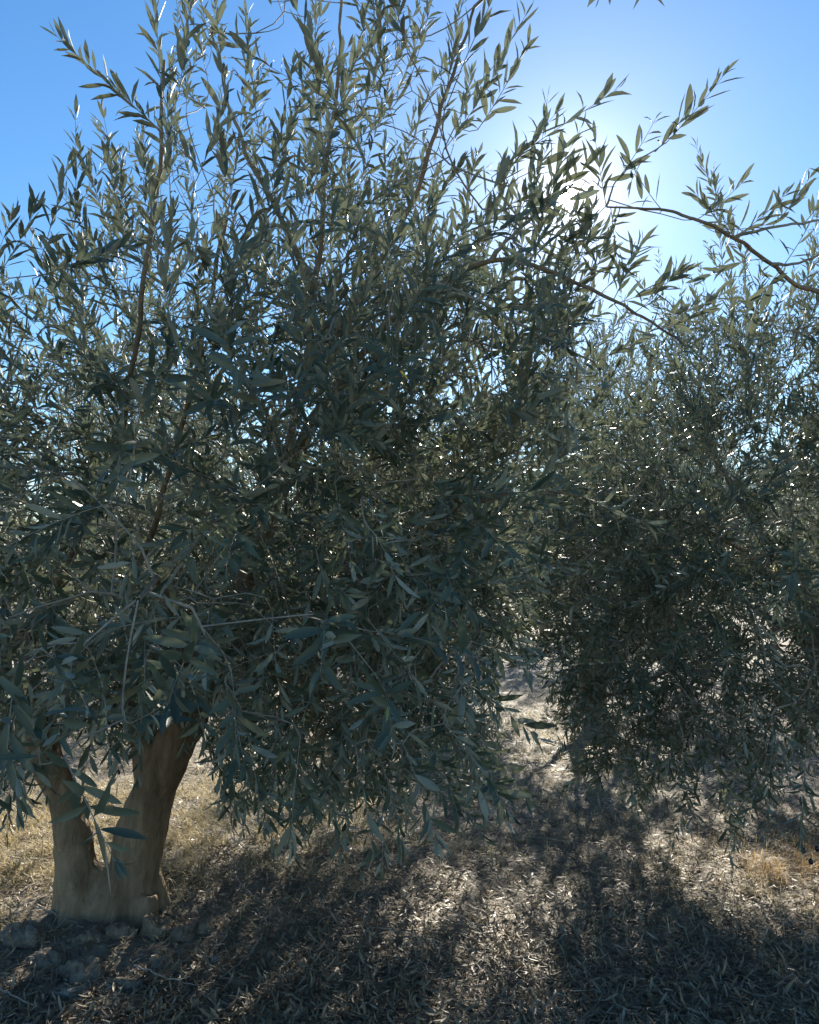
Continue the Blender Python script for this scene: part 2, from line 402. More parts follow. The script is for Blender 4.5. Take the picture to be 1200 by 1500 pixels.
def crown_shoots(n, ells, rg, center, polys=None, up_z=2.5, low_z=1.3, thin=None, inner=0.35, zmin=0.28):
    """shoot bases spread through the crown's volume (more in its outer shell)"""
    B, Dr = [], []
    wts = np.array([e[3] * e[4] * e[5] for e in ells]); wts = wts / wts.sum()
    tot = 0
    while tot < n:
        k = 4000
        e = np.array(ells)[rg.choice(len(ells), k, p=wts)]
        u = unit(rg.normal(0, 1, (k, 3))); r = rg.uniform(inner ** 2.2, 1, k) ** (1 / 2.2)
        b = e[:, :3] + u * r[:, None] * e[:, 3:6]
        up = np.clip((b[:, 2] - low_z) / (up_z - low_z), 0, 1)
        d = unit(0.75 * u + np.outer(up * 0.95 - 0.30, [0, 0, 1]) + rg.normal(0, 0.52, (k, 3)))
        ok = b[:, 2] > zmin
        tip = b + d * 0.32
        ok &= tip[:, 2] > zmin - 0.14
        if polys is not None:
            for q in (b, tip):
                x, y, D = project(q); inp = in_poly(x, y, polys)
                ok &= inp & (D > 1.15)
        cl = vnoise(b[:, 0] * 2.6 + 50, b[:, 2] * 2.6 + 50 + 1.5 * b[:, 1], 91) * 0.5 + vnoise(b[:, 1] * 2.6 + 50, b[:, 2] * 2.2 + 50 - 1.1 * b[:, 0], 92) * 0.5
        ok &= rg.uniform(0, 1, k) < np.clip((cl - 0.30) * 4.0, 0.12, 1)
        if thin is not None: ok &= rg.uniform(0, 1, k) < thin(b, tip)
        B.append(b[ok]); Dr.append(d[ok]); tot += ok.sum()
    b = np.concatenate(B)[:n]; d = np.concatenate(Dr)[:n]
    up = np.clip((b[:, 2] - low_z) / (up_z - low_z), 0, 1)
    ln = rg.uniform(0.12, 0.44, n) * (0.85 + 0.35 * up)
    bend = np.outer(up * 0.28 - 0.42 * (1 - up), [0, 0, 1]) + rg.normal(0, 0.26, (n, 3))
    return dict(base=b, dir=d, len=ln, bend=bend)

def add_shoots(S, lst):
    """lst: (start xyz, end xyz, bend xyz, leaf scale)"""
    n0 = len(S['base']); S.setdefault('lscale', np.ones(n0))
    for a, b, c, ls in lst:
        a = np.asarray(a, float); b = np.asarray(b, float); c = np.asarray(c, float)
        v = b - a; ln = np.linalg.norm(v); d = v / ln - 0.5 * c
        S['base'] = np.vstack([S['base'], a]); S['dir'] = np.vstack([S['dir'], d]); S['len'] = np.r_[S['len'], ln]
        S['bend'] = np.vstack([S['bend'], c]); S['lscale'] = np.r_[S['lscale'], ls]
    return S

def fuse(name, tube_list, voxel, mat, bumps, parent, seed):
    """melt tapered tubes into one wood surface, then give it hollows and ridges"""
    Vs, Fs, off = [], [], 0
    for pts in tube_list:
        q = spline(np.asarray(pts, float), 40)
        v, f = tubes(q[None, :, :3], q[None, :, 3], 20)
        caps = np.array([np.arange(20)[::-1], np.arange(len(v) - 20, len(v))])
        me_faces = [f + off, caps + off]
        Vs.append(v); Fs += me_faces; off += len(v)
    me = mesh_np(name + '_raw', np.vstack(Vs), Fs)
    o = bpy.data.objects.new(name + '_raw', me); COL.objects.link(o)
    md = o.modifiers.new('r', 'REMESH'); md.mode = 'VOXEL'; md.voxel_size = voxel
    s = o.modifiers.new('s', 'SMOOTH'); s.iterations = 6; s.factor = 0.5
    dg = bpy.context.evaluated_depsgraph_get()
    m2 = bpy.data.meshes.new_from_object(o.evaluated_get(dg))
    bpy.data.objects.remove(o); bpy.data.meshes.remove(me)
    m2.name = name
    n = len(m2.vertices); co = np.zeros(n * 3, np.float32); m2.vertices.foreach_get('co', co); co = co.reshape(-1, 3)
    no = np.zeros(n * 3, np.float32); m2.vertices.foreach_get('normal', no); no = no.reshape(-1, 3)
    th = np.arctan2(co[:, 1] - co[:, 1].mean(), co[:, 0] - co[:, 0].mean())
    f = (vnoise(co[:, 0] * 9 + co[:, 1] * 5, co[:, 2] * 3, seed) - 0.5) * bumps + (vnoise(co[:, 0] * 24 - co[:, 1] * 17, co[:, 2] * 8, seed + 1) - 0.5) * bumps * 0.5 + (vnoise(co[:, 0] * 60 - co[:, 1] * 45, co[:, 2] * 14, seed + 2) - 0.5) * bumps * 0.28
    co = co + no * f[:, None].astype(np.float32)
    m2.vertices.foreach_set('co', co.ravel()); m2.polygons.foreach_set('use_smooth', np.full(len(m2.polygons), True)); m2.update()
    m2.materials.clear(); m2.materials.append(mat)
    return obj(name, m2, parent)

def build_tree(root, limbs, S, rg, lod, singles, sides=4, visible=None, lmean=0.064, inter=0.021, keep=0.9, bold=()):
    """branches, twigs, crown and single leaves under root; returns nothing"""
    limbs = [spline(np.asarray(l, float), max(8, int(len(l) * 7))) for l in limbs]
    for k, l in enumerate(limbs): l[:, 3] *= 1 - np.interp(l[:, 3], [.006, .022], [.25, .60] if k in bold else [.30, .62]) * np.clip(np.linspace(0, 4, len(l)), 0, 1)
    for k, l in enumerate(limbs):
        r = l[:, 3] * (1 + 0.14 * (vnoise(np.arange(len(l)) * 0.9, np.full(len(l), l[0, 0] * 31), 3) - 0.5))
        w = l[:, :3].copy(); amp = np.minimum(0.020, 0.004 + l[:, 3] * 0.7) * (0.5 if k in bold else 1)
        w[1:] += (np.stack([vnoise(np.arange(len(l)) * 0.6, np.full(len(l), 7.3 * k + l[0, 2] * 13), 11 + k) for k in range(3)], 1) - 0.5)[1:] * amp[1:, None] * 2
        v, f = tubes(w[None], r[None], 10)
        l[:, :3] = w
        obj('branch', mesh_np('branch', v, [f], M_BARK if l[0, 3] > 0.025 else M_TWIG), root)
    paths, rad = grow(limbs, S, rg)
    v1, f1 = tubes(paths, rad, sides)
    sp_ = shoot_paths(S); n = len(S['base'])
    v2, f2 = tubes(sp_, np.linspace(0.0016, 0.0007, 7)[None] * np.ones((n, 1)), 3)
    obj('twigs', mesh_np('twigs', np.vstack([v1, v2]), [f1, f2 + len(v1)], M_TWIG), root, kind='stuff')
    Lf = shoot_leaves(S, rg, inter, lmean, keep)
    if visible is not None:
        k = visible(Lf); Lf = {a: b[k] for a, b in Lf.items()}
    n = len(Lf['L']); pick = np.zeros(n, bool)
    if singles:
        x, y, D = project(Lf['P'] + Lf['A'] * Lf['L'][:, None] * 0.5)
        view = unit(Lf['P'] - np.array([0, 0, CAM_Z])); facing = np.abs((view * Lf['N']).sum(1))
        al = np.linalg.norm(np.cross(view, Lf['A']), axis=1)
        score = Lf['L'] * al * (0.35 + facing) / D
        score[(x < 5) | (x > 1195) | (y < 5) | (y > 1495) | (D < 0.3)] = 0
        top = np.argsort(-score)[:singles]; pick[top] = True
        for s in top:
            me = LEAF_SET[int(s) % len(LEAF_SET)]
            o = bpy.data.objects.new('leaf', me); COL.objects.link(o); o.parent = root
            o.matrix_parent_inverse = Matrix.Translation(root.location).inverted()
            o.matrix_basis = leaf_matrix(Lf['P'][s], Lf['A'][s], Lf['N'][s], Lf['L'][s])
    K = ~pick
    V, F, a = two_lod(Lf, K, lod, 3.6)
    obj('crown', mesh_np('crown', V, F, M_LEAF, True, a), root, kind='stuff')
    print('tree', root.name, 'leaves', n, 'shoots', len(S['base']), 'crown faces', sum(len(f) for f in F))

def px(l):
    """(px, py, depth, radius) rows -> (x, y, z, radius) rows"""
    return np.array([[*P(a, b, d), r] for a, b, d, r in l])

def clear_sun(Lf, r0=13):
    """a gap in the foliage where the sun shows through"""
    x, y, D = project(Lf['P'] + Lf['A'] * Lf['L'][:, None] * 0.5)
    return ((x - 828) ** 2 + (y - 292) ** 2) > r0 ** 2

# ------------------------------------------------------------------ the near olive tree
base = np.array([*TRUNK_XY, 0.0])
main = thing('olive_tree', tuple(base), 'olive tree forking low into two smooth tan stems with hanging leafy sprays', 'tree')
D0 = 3.62
trunk_t = [
    px([(118, 1385, D0, .150), (116, 1345, D0, .112), (112, 1275, D0, .090), (102, 1210, D0, .082), (80, 1140, D0, .075), (55, 1070, D0 - .02, .074), (22, 975, D0 - .1, .062)]),
    px([(196, 1388, D0, .185), (195, 1345, D0, .142), (202, 1270, D0, .119), (216, 1205, D0, .111), (235, 1145, D0, .105), (262, 1080, D0 - .02, .095), (285, 1022, D0 - .05, .090), (322, 942, D0 - .12, .078)]),
    px([(155, 1380, D0 - .02, .13), (152, 1330, D0 - .02, .11), (150, 1295, D0, .080), (150, 1268, D0, .045)]),
    px([(228, 1150, D0 + .02, .085), (210, 1080, D0 + .05, .070), (195, 1010, D0 + .06, .058), (190, 950, D0 + .06, .052)]),
    px([(60, 1385, D0 - .05, .035), (84, 1362, D0, .055), (104, 1320, D0, .06)]),
    px([(272, 1380, D0 - .05, .035), (245, 1358, D0, .06), (222, 1300, D0, .07), (216, 1240, D0, .06)]),
    px([(150, 1398, D0 - .2, .04), (160, 1366, D0 - .12, .07), (178, 1310, D0 - .07, .07), (196, 1240, D0 - .06, .06)]),
    px([(218, 1398, D0 - .22, .03), (212, 1368, D0 - .13, .06), (214, 1310, D0 - .08, .06)]),
    px([(100, 1390, D0 - .2, .03), (106, 1362, D0 - .10, .055), (112, 1290, D0 - .06, .05)]),
]
fuse('trunk', trunk_t, 0.011, M_BARK, 0.04, main, 21)
main_limbs = [
    px([(24, 985, 3.52, .068), (0, 890, 3.4, .058), (-30, 780, 3.3, .046), (-55, 640, 3.2, .036), (-60, 460, 3.1, .025), (-20, 280, 3.0, .013)]),
    px([(22, 975, 3.5, .05), (85, 860, 3.1, .040), (140, 740, 2.8, .032), (185, 600, 2.65, .025), (212, 430, 2.5, .018), (232, 250, 2.45, .011), (242, 90, 2.4, .006)]),
    px([(45, 1050, 3.55, .05), (-80, 960, 3.0, .036), (-240, 860, 2.6, .024), (-380, 740, 2.4, .012)]),
    px([(-5, 880, 3.4, .045), (-60, 740, 4.1, .034), (0, 580, 4.7, .022), (40, 480, 5.0, .012)]),
    px([(322, 942, 3.5, .082), (362, 842, 3.4, .064), (408, 720, 3.3, .050), (440, 580, 3.2, .038), (462, 420, 3.1, .028), (480, 250, 3.0, .018), (498, 60, 2.95, .010), (505, -90, 2.95, .006)]),
    px([(330, 920, 3.45, .045), (420, 865, 3.0, .036), (540, 800, 2.7, .026), (650, 755, 2.5, .018), (760, 722, 2.4, .011), (850, 725, 2.4, .006)]),
    px([(408, 720, 3.3, .040), (470, 600, 2.9, .032), (555, 490, 2.6, .024), (640, 420, 2.4, .017), (720, 381, 2.3, .012), (800, 396, 2.25, .009), (880, 430, 2.2, .007), (950, 470, 2.2, .005), (1000, 503, 2.2, .004)]),
    px([(362, 842, 3.4, .045), (420, 750, 4.1, .036), (500, 640, 4.7, .026), (560, 530, 5.0, .018), (600, 390, 5.1, .010)]),
    px([(322, 942, 3.5, .045), (430, 955, 3.1, .034), (540, 980, 2.8, .022), (640, 1015, 2.6, .013), (705, 1065, 2.5, .006)]),
    px([(440, 580, 3.2, .032), (520, 440, 3.0, .024), (600, 300, 2.8, .017), (650, 150, 2.7, .011), (695, 10, 2.7, .006)]),
    px([(285, 1020, 3.5, .04), (272, 955, 2.9, .030), (250, 890, 2.3, .020), (230, 850, 1.9, .012), (205, 880, 1.6, .007)]),
    px([(462, 420, 3.1, .022), (400, 300, 2.8, .016), (345, 180, 2.65, .010), (312, 50, 2.6, .006)]),
    px([(190, 955, 3.65, .053), (192, 870, 3.55, .044), (232, 750, 3.4, .034), (272, 610, 3.2, .026), (302, 470, 3.1, .018), (332, 320, 3.0, .010)]),
    px([(720, 381, 2.3, .009), (745, 350, 2.25, .0075), (790, 310, 2.2, .0055), (840, 270, 2.2, .0035)]),
    px([(600, 400, 2.45, .010), (680, 430, 2.3, .008), (780, 485, 2.25, .006), (870, 530, 2.25, .004)]),
]
POLY_MAIN = [(-900, 420), (-200, 380), (10, 330), (70, 270), (140, 250), (190, 210), (215, 60), (235, -900), (800, -900), (785, 40), (740, 150), (790, 200), (860, 230), (900, 300), (890, 390),
             (900, 480), (880, 600), (850, 720), (770, 860), (735, 950), (700, 1000), (780, 1080), (760, 1190), (600, 1245), (430, 1215), (330, 1140), (310, 1075), (160, 1120), (60, 1090), (-60, 1200), (-900, 1200)]
def thin_main(b, tip):
    x, y, D = project(b)
    p = np.ones(len(b))
    p = np.where(y < 430, np.where((y < 60) & (y > -200), 0.42, 0.37), p)
    p = np.where((y >= 430) & (y < 560), 0.6, p)
    p = np.where((y < 430) & (x > 620), 0.09, p)
    p = np.where((y >= 430) & (y < 650) & (x > 540), 0.5, p)
    p = np.where((y < 480) & (x < 160), 0.36, p)
    p = np.where((x > 60) & (x < 160) & (y > 380) & (y < 500), 0.08, p)
    p = np.where((y >= 480) & (x > 740), 0.8, p)
    p = np.where((y > 1000), 0.75, p)
    p = np.where((x < -150) | (y < -250), 0.22, p)
    return p
S = crown_shoots(3700, [(-1.15, 3.5, 2.25, 1.85, 1.75, 1.85), (-0.55, 3.1, 1.9, 1.45, 1.45, 1.5), (-0.7, 4.9, 1.35, 1.35, 1.0, 1.0), (-0.7, 5.0, 1.35, 1.3, .8, 1.0), (0.35, 2.9, 1.75, .8, .95, .9), (0.15, 2.75, 0.95, .6, .7, .5), (0.2, 2.5, 2.7, .7, .8, .9)], rng, None, POLY_MAIN, thin=thin_main)
UP, DN, RT = np.array([0, 0, .35]), np.array([0, 0, -.45]), np.array([.3, 0, 0])
def sh(x0, y0, d0, x1, y1, d1, bend=(0, 0, 0), ls=1.0):
    return (P(x0, y0, d0), P(x1, y1, d1), bend, ls)
explicit = [
    sh(240, 195, 2.2, 80, 50, 2.1, (-.1, 0, .15)), sh(300, 250, 2.25, 170, 130, 2.15, (0, 0, .1)),
    sh(250, 300, 2.3, 245, 150, 2.3, UP), sh(240, 170, 2.3, 228, 10, 2.3, UP), sh(262, 140, 2.3, 282, -20, 2.3, UP),
    sh(185, 360, 2.2, 155, 210, 2.15, UP), sh(240, 380, 2.2, 205, 220, 2.2, UP), sh(60, 380, 2.3, 100, 235, 2.3, UP), sh(0, 400, 2.3, 60, 290, 2.25, UP),
    sh(-30, 430, 2.2, 20, 310, 2.2, UP), sh(380, 200, 2.5, 360, 20, 2.5, UP), sh(330, 140, 2.6, 312, -40, 2.6, UP), sh(430, 180, 2.5, 470, 20, 2.5, UP), sh(400, 250, 2.5, 430, 90, 2.5, UP),
    sh(560, 150, 2.6, 520, -10, 2.6, UP), sh(600, 120, 2.6, 640, -30, 2.6, UP), sh(690, 140, 2.4, 780, 5, 2.4, UP), sh(700, 190, 2.4, 775, 60, 2.4, UP), sh(650, 220, 2.3, 735, 90, 2.3, UP),
    sh(740, 240, 2.2, 905, 130, 2.15, (.1, 0, .05), 1.1), sh(720, 260, 2.2, 815, 165, 2.2, UP, 1.05), sh(770, 320, 2.2, 850, 190, 2.2, UP, 1.1), sh(790, 310, 2.2, 870, 230, 2.2, UP),
    sh(740, 350, 2.25, 800, 220, 2.25, UP), sh(700, 380, 2.3, 740, 250, 2.3, UP), sh(820, 400, 2.25, 900, 320, 2.25, UP), sh(880, 430, 2.2, 945, 350, 2.2, UP), sh(900, 445, 2.2, 1010, 395, 2.15, UP, 1.1),
    sh(800, 396, 2.25, 860, 330, 2.2, UP), sh(840, 415, 2.25, 870, 300, 2.25, UP), sh(950, 470, 2.2, 1060, 430, 2.2, UP), sh(870, 530, 2.25, 960, 480, 2.25, UP), sh(800, 500, 2.25, 830, 420, 2.25, UP),
    sh(660, 420, 2.3, 720, 300, 2.3, UP), sh(700, 440, 2.25, 750, 390, 2.2, UP), sh(850, 725, 2.4, 960, 770, 2.35, (0, 0, .2)), sh(760, 722, 2.4, 860, 690, 2.35, UP), sh(740, 760, 2.2, 840, 640, 2.2, UP),
    sh(770, 330, 2.2, 835, 245, 2.2, UP, 1.05), sh(740, 300, 2.2, 815, 300, 2.2, UP, 1.0), sh(800, 340, 2.2, 870, 350, 2.2, UP, 1.0),
    sh(760, 260, 2.2, 830, 215, 2.2, UP, 1.1), sh(700, 300, 2.2, 760, 230, 2.2, UP, 1.1), sh(690, 340, 2.2, 770, 280, 2.2, UP, 1.1),
    sh(800, 300, 2.15, 880, 272, 2.15, UP, 1.05), sh(780, 375, 2.2, 845, 312, 2.2, UP, 1.05),
    # sprays hanging towards the viewer, low on the left
    sh(95, 1110, 1.35, 168, 1262, 1.2, (0.15, 0, -.3), 1.0), sh(60, 1120, 1.3, 45, 1030, 1.2, (0, 0, .2), 1.1), sh(190, 1060, 1.45, 275, 1005, 1.3, (0, 0, .2), 1.1),
    sh(300, 930, 1.7, 245, 1035, 1.25, DN, 1.15), sh(330, 1000, 1.8, 360, 1130, 1.6, DN, 1.1), sh(20, 1000, 1.5, 10, 1110, 1.35, DN, 1.1), sh(110, 960, 1.6, 85, 1080, 1.35, DN, 1.1),
    sh(360, 1060, 1.9, 385, 1210, 1.8, DN), sh(440, 1080, 1.9, 425, 1235, 1.8, DN), sh(520, 1090, 2.0, 545, 1240, 1.9, DN), sh(590, 1090, 2.0, 640, 1235, 1.9, DN), sh(650, 1060, 2.0, 745, 1190, 1.9, DN),
    sh(480, 900, 1.7, 470, 985, 1.35, DN, 1.15), sh(560, 1000, 1.8, 575, 1080, 1.5, DN, 1.1), sh(600, 560, 2.2, 560, 500, 1.75, (0, 0, .2), 1.1), sh(350, 780, 1.9, 330, 840, 1.5, DN, 1.1),
    sh(180, 650, 2.0, 170, 720, 1.6, DN, 1.1), sh(400, 640, 2.0, 380, 560, 1.7, UP, 1.05), sh(680, 1000, 2.1, 790, 1085, 2.0, DN), sh(690, 940, 2.2, 780, 985, 2.1, DN), sh(640, 880, 2.1, 745, 850, 2.0, DN),
    sh(150, 1000, 1.7, 160, 1100, 1.5, DN, 1.1), sh(215, 960, 1.9, 205, 1085, 1.7, DN, 1.05), sh(20, 1060, 1.9, 25, 1190, 1.8, DN, 1.0), sh(-30, 1050, 2.0, -10, 1200, 1.9, DN), sh(270, 980, 1.9, 300, 1075, 1.7, DN, 1.05),
    sh(60, 950, 1.6, 130, 1040, 1.4, DN, 1.1), sh(330, 1040, 2.2, 345, 1180, 2.1, DN), sh(400, 1060, 2.2, 470, 1200, 2.1, DN), sh(700, 1080, 2.3, 770, 1170, 2.2, DN), sh(560, 1120, 2.2, 590, 1235, 2.1, DN),
    sh(20, 1090, 2.6, 10, 1225, 2.5, DN), sh(-40, 1080, 2.7, -25, 1230, 2.6, DN), sh(60, 1040, 2.4, 50, 1150, 2.3, DN), sh(310, 1040, 2.6, 330, 1200, 2.5, DN), sh(380, 1100, 2.8, 400, 1240, 2.7, DN), sh(470, 1110, 2.6, 500, 1250, 2.5, DN),
    sh(900, 437, 2.2, 930, 365, 2.2, UP), sh(930, 458, 2.2, 990, 400, 2.2, UP), sh(970, 482, 2.2, 1035, 450, 2.2, UP), sh(860, 425, 2.2, 890, 350, 2.2, UP), sh(760, 385, 2.25, 800, 340, 2.25, UP), sh(900, 445, 2.2, 940, 510, 2.2, DN), sh(830, 415, 2.25, 870, 480, 2.25, DN),
    # overhead spray dipping into the top of the view
    sh(905, -75, 1.9, 880, -12, 1.85, DN), sh(930, -80, 1.9, 955, -14, 1.85, DN),
]
S = add_shoots(S, explicit)
rfill = np.random.default_rng(9)
S = add_shoots(S, [sh(x - rfill.uniform(20, 60), y - rfill.uniform(30, 70), d, x, y, d - .05, (0, 0, rfill.uniform(-.4, .1)), 1.0)
                   for x, y, d in zip(rfill.uniform(705, 790, 22), rfill.uniform(850, 965, 22), rfill.uniform(2.5, 3.1, 22))])
S = add_shoots(S, [sh(x - rfill.uniform(-20, 20), y - rfill.uniform(90, 130), d, x, y, d - .05, DN, 1.0)
                   for x, y, d in zip(rfill.uniform(315, 520, 26), rfill.uniform(1110, 1225, 26), rfill.uniform(2.3, 3.2, 26))])
S = add_shoots(S, [sh(x - rfill.uniform(-20, 20), y - rfill.uniform(80, 110), d, x, y, d - .05, DN, 1.0)
                   for x, y, d in zip(rfill.uniform(-60, 75, 12), rfill.uniform(1080, 1215, 12), rfill.uniform(2.2, 3.0, 12))])
build_tree(main, main_limbs + [px([(695, 10, 2.7, .006), (780, -60, 2.3, .005), (860, -95, 2.0, .004), (930, -85, 1.9, .003)])], S, rng, 2, 300, visible=clear_sun, lmean=0.074, inter=0.0225, bold=(6, 13, 14))

def loose_leaf(p, a, n, ln, mat, label, parent):
    a = unit(np.asarray(a, float)); n = np.asarray(n, float); n = unit(n - a * (a @ n))
    me = LEAF_SET[3].copy(); me.materials[0] = mat
    o = bpy.data.objects.new('leaf', me); COL.objects.link(o); o.parent = parent
    o.matrix_parent_inverse = Matrix.Translation(parent.location).inverted()
    o.matrix_basis = leaf_matrix(np.asarray(p), a, n, ln); o['label'] = label
loose_leaf(P(647, 636, 1.75), (1, .2, -.05), (0, -.7, .7), .032, M_LEAF_YELLOW, 'bright yellow withered leaf', main)
loose_leaf(P(586, 543, 1.75), (.6, .2, -.5), (0, -.8, .5), .028, M_LEAF_YELLOW, 'yellow leaf among green ones', main)
loose_leaf(P(566, 1058, 1.45), (.15, .1, 1), (.5, -.9, 0), .03, M_LEAF_YOUNG, 'fresh bright green young leaf', main)
loose_leaf(P(728, 832, 1.7), (.8, .1, .6), (-.3, -.8, .5), .045, M_LEAF_PALE, 'pale green leaf turned to the light', main)
loose_leaf(P(262, 498, 1.9), (.2, .1, -1), (.2, -1, 0), .03, M_LEAF_YOUNG, 'small light green leaf', main)

# ------------------------------------------------------------------ the tree on the right
rb = np.array([2.85, 5.0, 0.0])
right = thing('olive_tree', tuple(rb), 'dense olive tree whose leafy skirt hangs to the rusty dry grass', 'tree')
def rel(b, l): return np.array([[b[0] + x, b[1] + y, b[2] + z, r] for x, y, z, r in l])
fuse('trunk', [rel(rb, [(0, 0, -.12, .24), (0, 0, .05, .19), (.02, 0, .4, .15), (-.05, -.02, .75, .13), (-.16, -.06, 1.0, .10)]),
               rel(rb, [(.02, 0, .4, .13), (.12, .03, .75, .11), (.28, .08, 1.05, .085)]),
               rel(rb, [(-.2, -.1, -.1, .06), (-.08, -.04, .12, .10), (0, 0, .4, .08)])], 0.022, M_BARK, 0.04, right, 31)
right_limbs = [rel(rb, l) for l in [
    [(-.16, -.06, 1.0, .09), (-.45, -.3, 1.3, .06), (-.9, -.6, 1.6, .042), (-1.3, -.8, 1.8, .026), (-1.75, -.9, 1.9, .012)],
    [(-.16, -.06, 1.0, .085), (-.35, .1, 1.5, .06), (-.7, .2, 2.1, .04), (-1.0, .2, 2.7, .02), (-1.15, .15, 3.1, .010)],
    [(-.3, -.18, 1.15, .05), (-.6, -.8, 1.2, .035), (-.95, -1.3, 1.15, .02), (-1.2, -1.6, 1.0, .010)],
    [(.28, .08, 1.05, .075), (.5, .2, 1.6, .055), (.7, .3, 2.3, .035), (.8, .3, 3.1, .015)],
    [(.28, .08, 1.05, .06), (.2, -.3, 1.5, .045), (0, -.7, 2.1, .03), (-.2, -1.0, 2.7, .016), (-.3, -1.1, 3.1, .009)],
    [(.28, .08, 1.05, .05), (.7, -.2, 1.3, .035), (1.3, -.4, 1.5, .02)],
    [(-.16, -.06, 1.0, .06), (-.4, .6, 1.3, .04), (-.9, 1.1, 1.6, .025), (-1.3, 1.3, 1.8, .012)],
    [(-.45, -.3, 1.3, .04), (-1.0, -.3, 1.1, .028), (-1.5, -.3, .9, .018), (-1.9, -.35, .75, .010)],
]]
# the long limb that reaches out of the crown towards the viewer and arches left across the sky
near_limb = np.vstack([rel(rb, [(.0, -.7, 2.1, .028), (-.25, -1.5, 2.55, .02)]),
                       px([(1290, 430, 2.75, .014), (1190, 425, 2.45, .011), (1130, 388, 2.35, .009), (1076, 348, 2.25, .0075), (1020, 322, 2.2, .006), (970, 308, 2.2, .005), (888, 302, 2.2, .0035)])])
side_limb = px([(1076, 348, 2.25, .006), (1130, 333, 2.2, .005), (1200, 322, 2.2, .004), (1260, 300, 2.2, .003)])
side_limb2 = px([(1130, 388, 2.35, .006), (1165, 386, 2.3, .005), (1205, 371, 2.25, .004), (1260, 340, 2.2, .003)])
up_limb = px([(888, 302, 2.2, .0035), (905, 262, 2.2, .003), (940, 232, 2.2, .0026), (975, 210, 2.18, .0022)])
right_limbs += [near_limb, side_limb, side_limb2, up_limb]
POLY_RIGHT = [(1900, 60), (1230, 230), (1178, 330), (1155, 420), (1120, 430), (1065, 330), (1000, 380), (945, 470), (890, 560), (820, 620), (770, 720), (740, 860), (770, 940), (790, 1000), (795, 1080), (850, 1165),
              (960, 1200), (1060, 1245), (1150, 1225), (1300, 1240), (1900, 1300)]
def sun_gap(b, pts, r):
    """False where a shoot would stand in the sun's way to the lit spots on the ground"""
    ok = np.ones(len(b), bool)
    for q in pts:
        v = b - np.array(q); t = v @ SUN_DIR
        ok &= ~((np.linalg.norm(v - t[:, None] * SUN_DIR, axis=1) < r) & (t > 0))
    return ok
LIT_SPOTS = [(1.75, 4.15, 0), (1.95, 3.95, 0), (2.2, 4.1, 0), (1.5, 4.5, 0)]
def thin_right(b, tip):
    x, y, D = project(b)
    p = np.where((y < 520), 0.42, np.where(y < 720, 0.7, 1.0))
    p = np.where((y > 940) & (x < 960), 0.75, p)
    p = np.where((y > 925) & (x < 850), 0.5, p)
    p = np.where(x > 1300, 0.2, p)
    p = np.where((y > 1120), 0.6, p)
    p = np.where(sun_gap(b, LIT_SPOTS, .32) & sun_gap(tip, LIT_SPOTS, .27), p, 0.04)
    return p
S = crown_shoots(2900, [(2.45, 5.0, 2.1, 2.2, 1.9, 1.9), (1.8, 4.5, 1.6, 1.45, 1.3, 1.3), (1.65, 4.8, 0.95, 1.2, 1.1, .85)], rng, None, POLY_RIGHT, thin=thin_right)
S = add_shoots(S, [
    sh(975, 210, 2.18, 1062, 108, 2.15, (0, 0, .15), 1.1), sh(960, 222, 2.2, 1005, 165, 2.2, UP, 1.05), sh(905, 262, 2.2, 960, 175, 2.2, UP, 1.1), sh(940, 235, 2.2, 925, 265, 2.15, (0, 0, 0), 1.1),
    sh(888, 302, 2.2, 870, 190, 2.2, UP, 1.1), sh(888, 302, 2.2, 845, 345, 2.2, (0, 0, 0), 1.05), sh(970, 308, 2.2, 930, 250, 2.15, UP, 1.1), sh(895, 305, 2.2, 905, 400, 2.2, DN, 1.05),
    sh(1020, 322, 2.2, 1090, 265, 2.2, UP, 1.0), sh(1076, 347, 2.2, 1150, 285, 2.2, UP), sh(1130, 333, 2.2, 1185, 262, 2.2, UP), sh(1180, 325, 2.2, 1230, 250, 2.2, UP), sh(1150, 386, 2.3, 1200, 300, 2.3, UP),
    sh(1050, 335, 2.2, 1120, 330, 2.15, UP), sh(1080, 350, 2.25, 1020, 285, 2.25, UP), sh(1110, 380, 2.3, 1030, 410, 2.25, DN), sh(1140, 400, 2.3, 1100, 470, 2.2, DN),
    sh(1090, 380, 3.2, 1020, 215, 3.2, UP), sh(1060, 400, 3.3, 1045, 250, 3.3, UP), sh(1130, 470, 3.0, 1185, 400, 3.0, UP), sh(1180, 480, 3.0, 1215, 390, 3.0, UP),
    sh(1060, 1130, 3.5, 1078, 1240, 3.3, DN), sh(1000, 1100, 3.6, 1012, 1215, 3.4, DN), sh(1130, 1110, 3.3, 1120, 1225, 3.2, DN), sh(1180, 1120, 3.0, 1172, 1235, 2.8, DN), sh(930, 1090, 3.9, 925, 1190, 3.7, DN),
    sh(1120, 720, 3.2, 1145, 655, 2.7, UP, 1.1), sh(1050, 760, 3.3, 1020, 700, 2.9, UP), sh(1180, 800, 3.0, 1150, 880, 2.6, DN),
])
rgap = np.random.default_rng(5)
S = add_shoots(S, [sh(x + rgap.uniform(30, 70), y - rgap.uniform(20, 60), d + .1, x, y, d, (0, 0, rgap.uniform(-.5, .1)), 1.0)
                   for x, y, d in zip(rgap.uniform(742, 850, 30), rgap.uniform(830, 985, 30), rgap.uniform(4.0, 5.2, 30))])
S = add_shoots(S, [sh(x + rgap.uniform(20, 60), y - rgap.uniform(40, 80), d + .1, x, y, d, DN, 1.0)
                   for x, y, d in zip(rgap.uniform(815, 900, 26), rgap.uniform(980, 1170, 26), rgap.uniform(3.8, 4.6, 26))])
build_tree(right, right_limbs, S, rng, 2, 300, visible=clear_sun, lmean=0.068, inter=0.0215, bold=(8, 9, 10, 11))
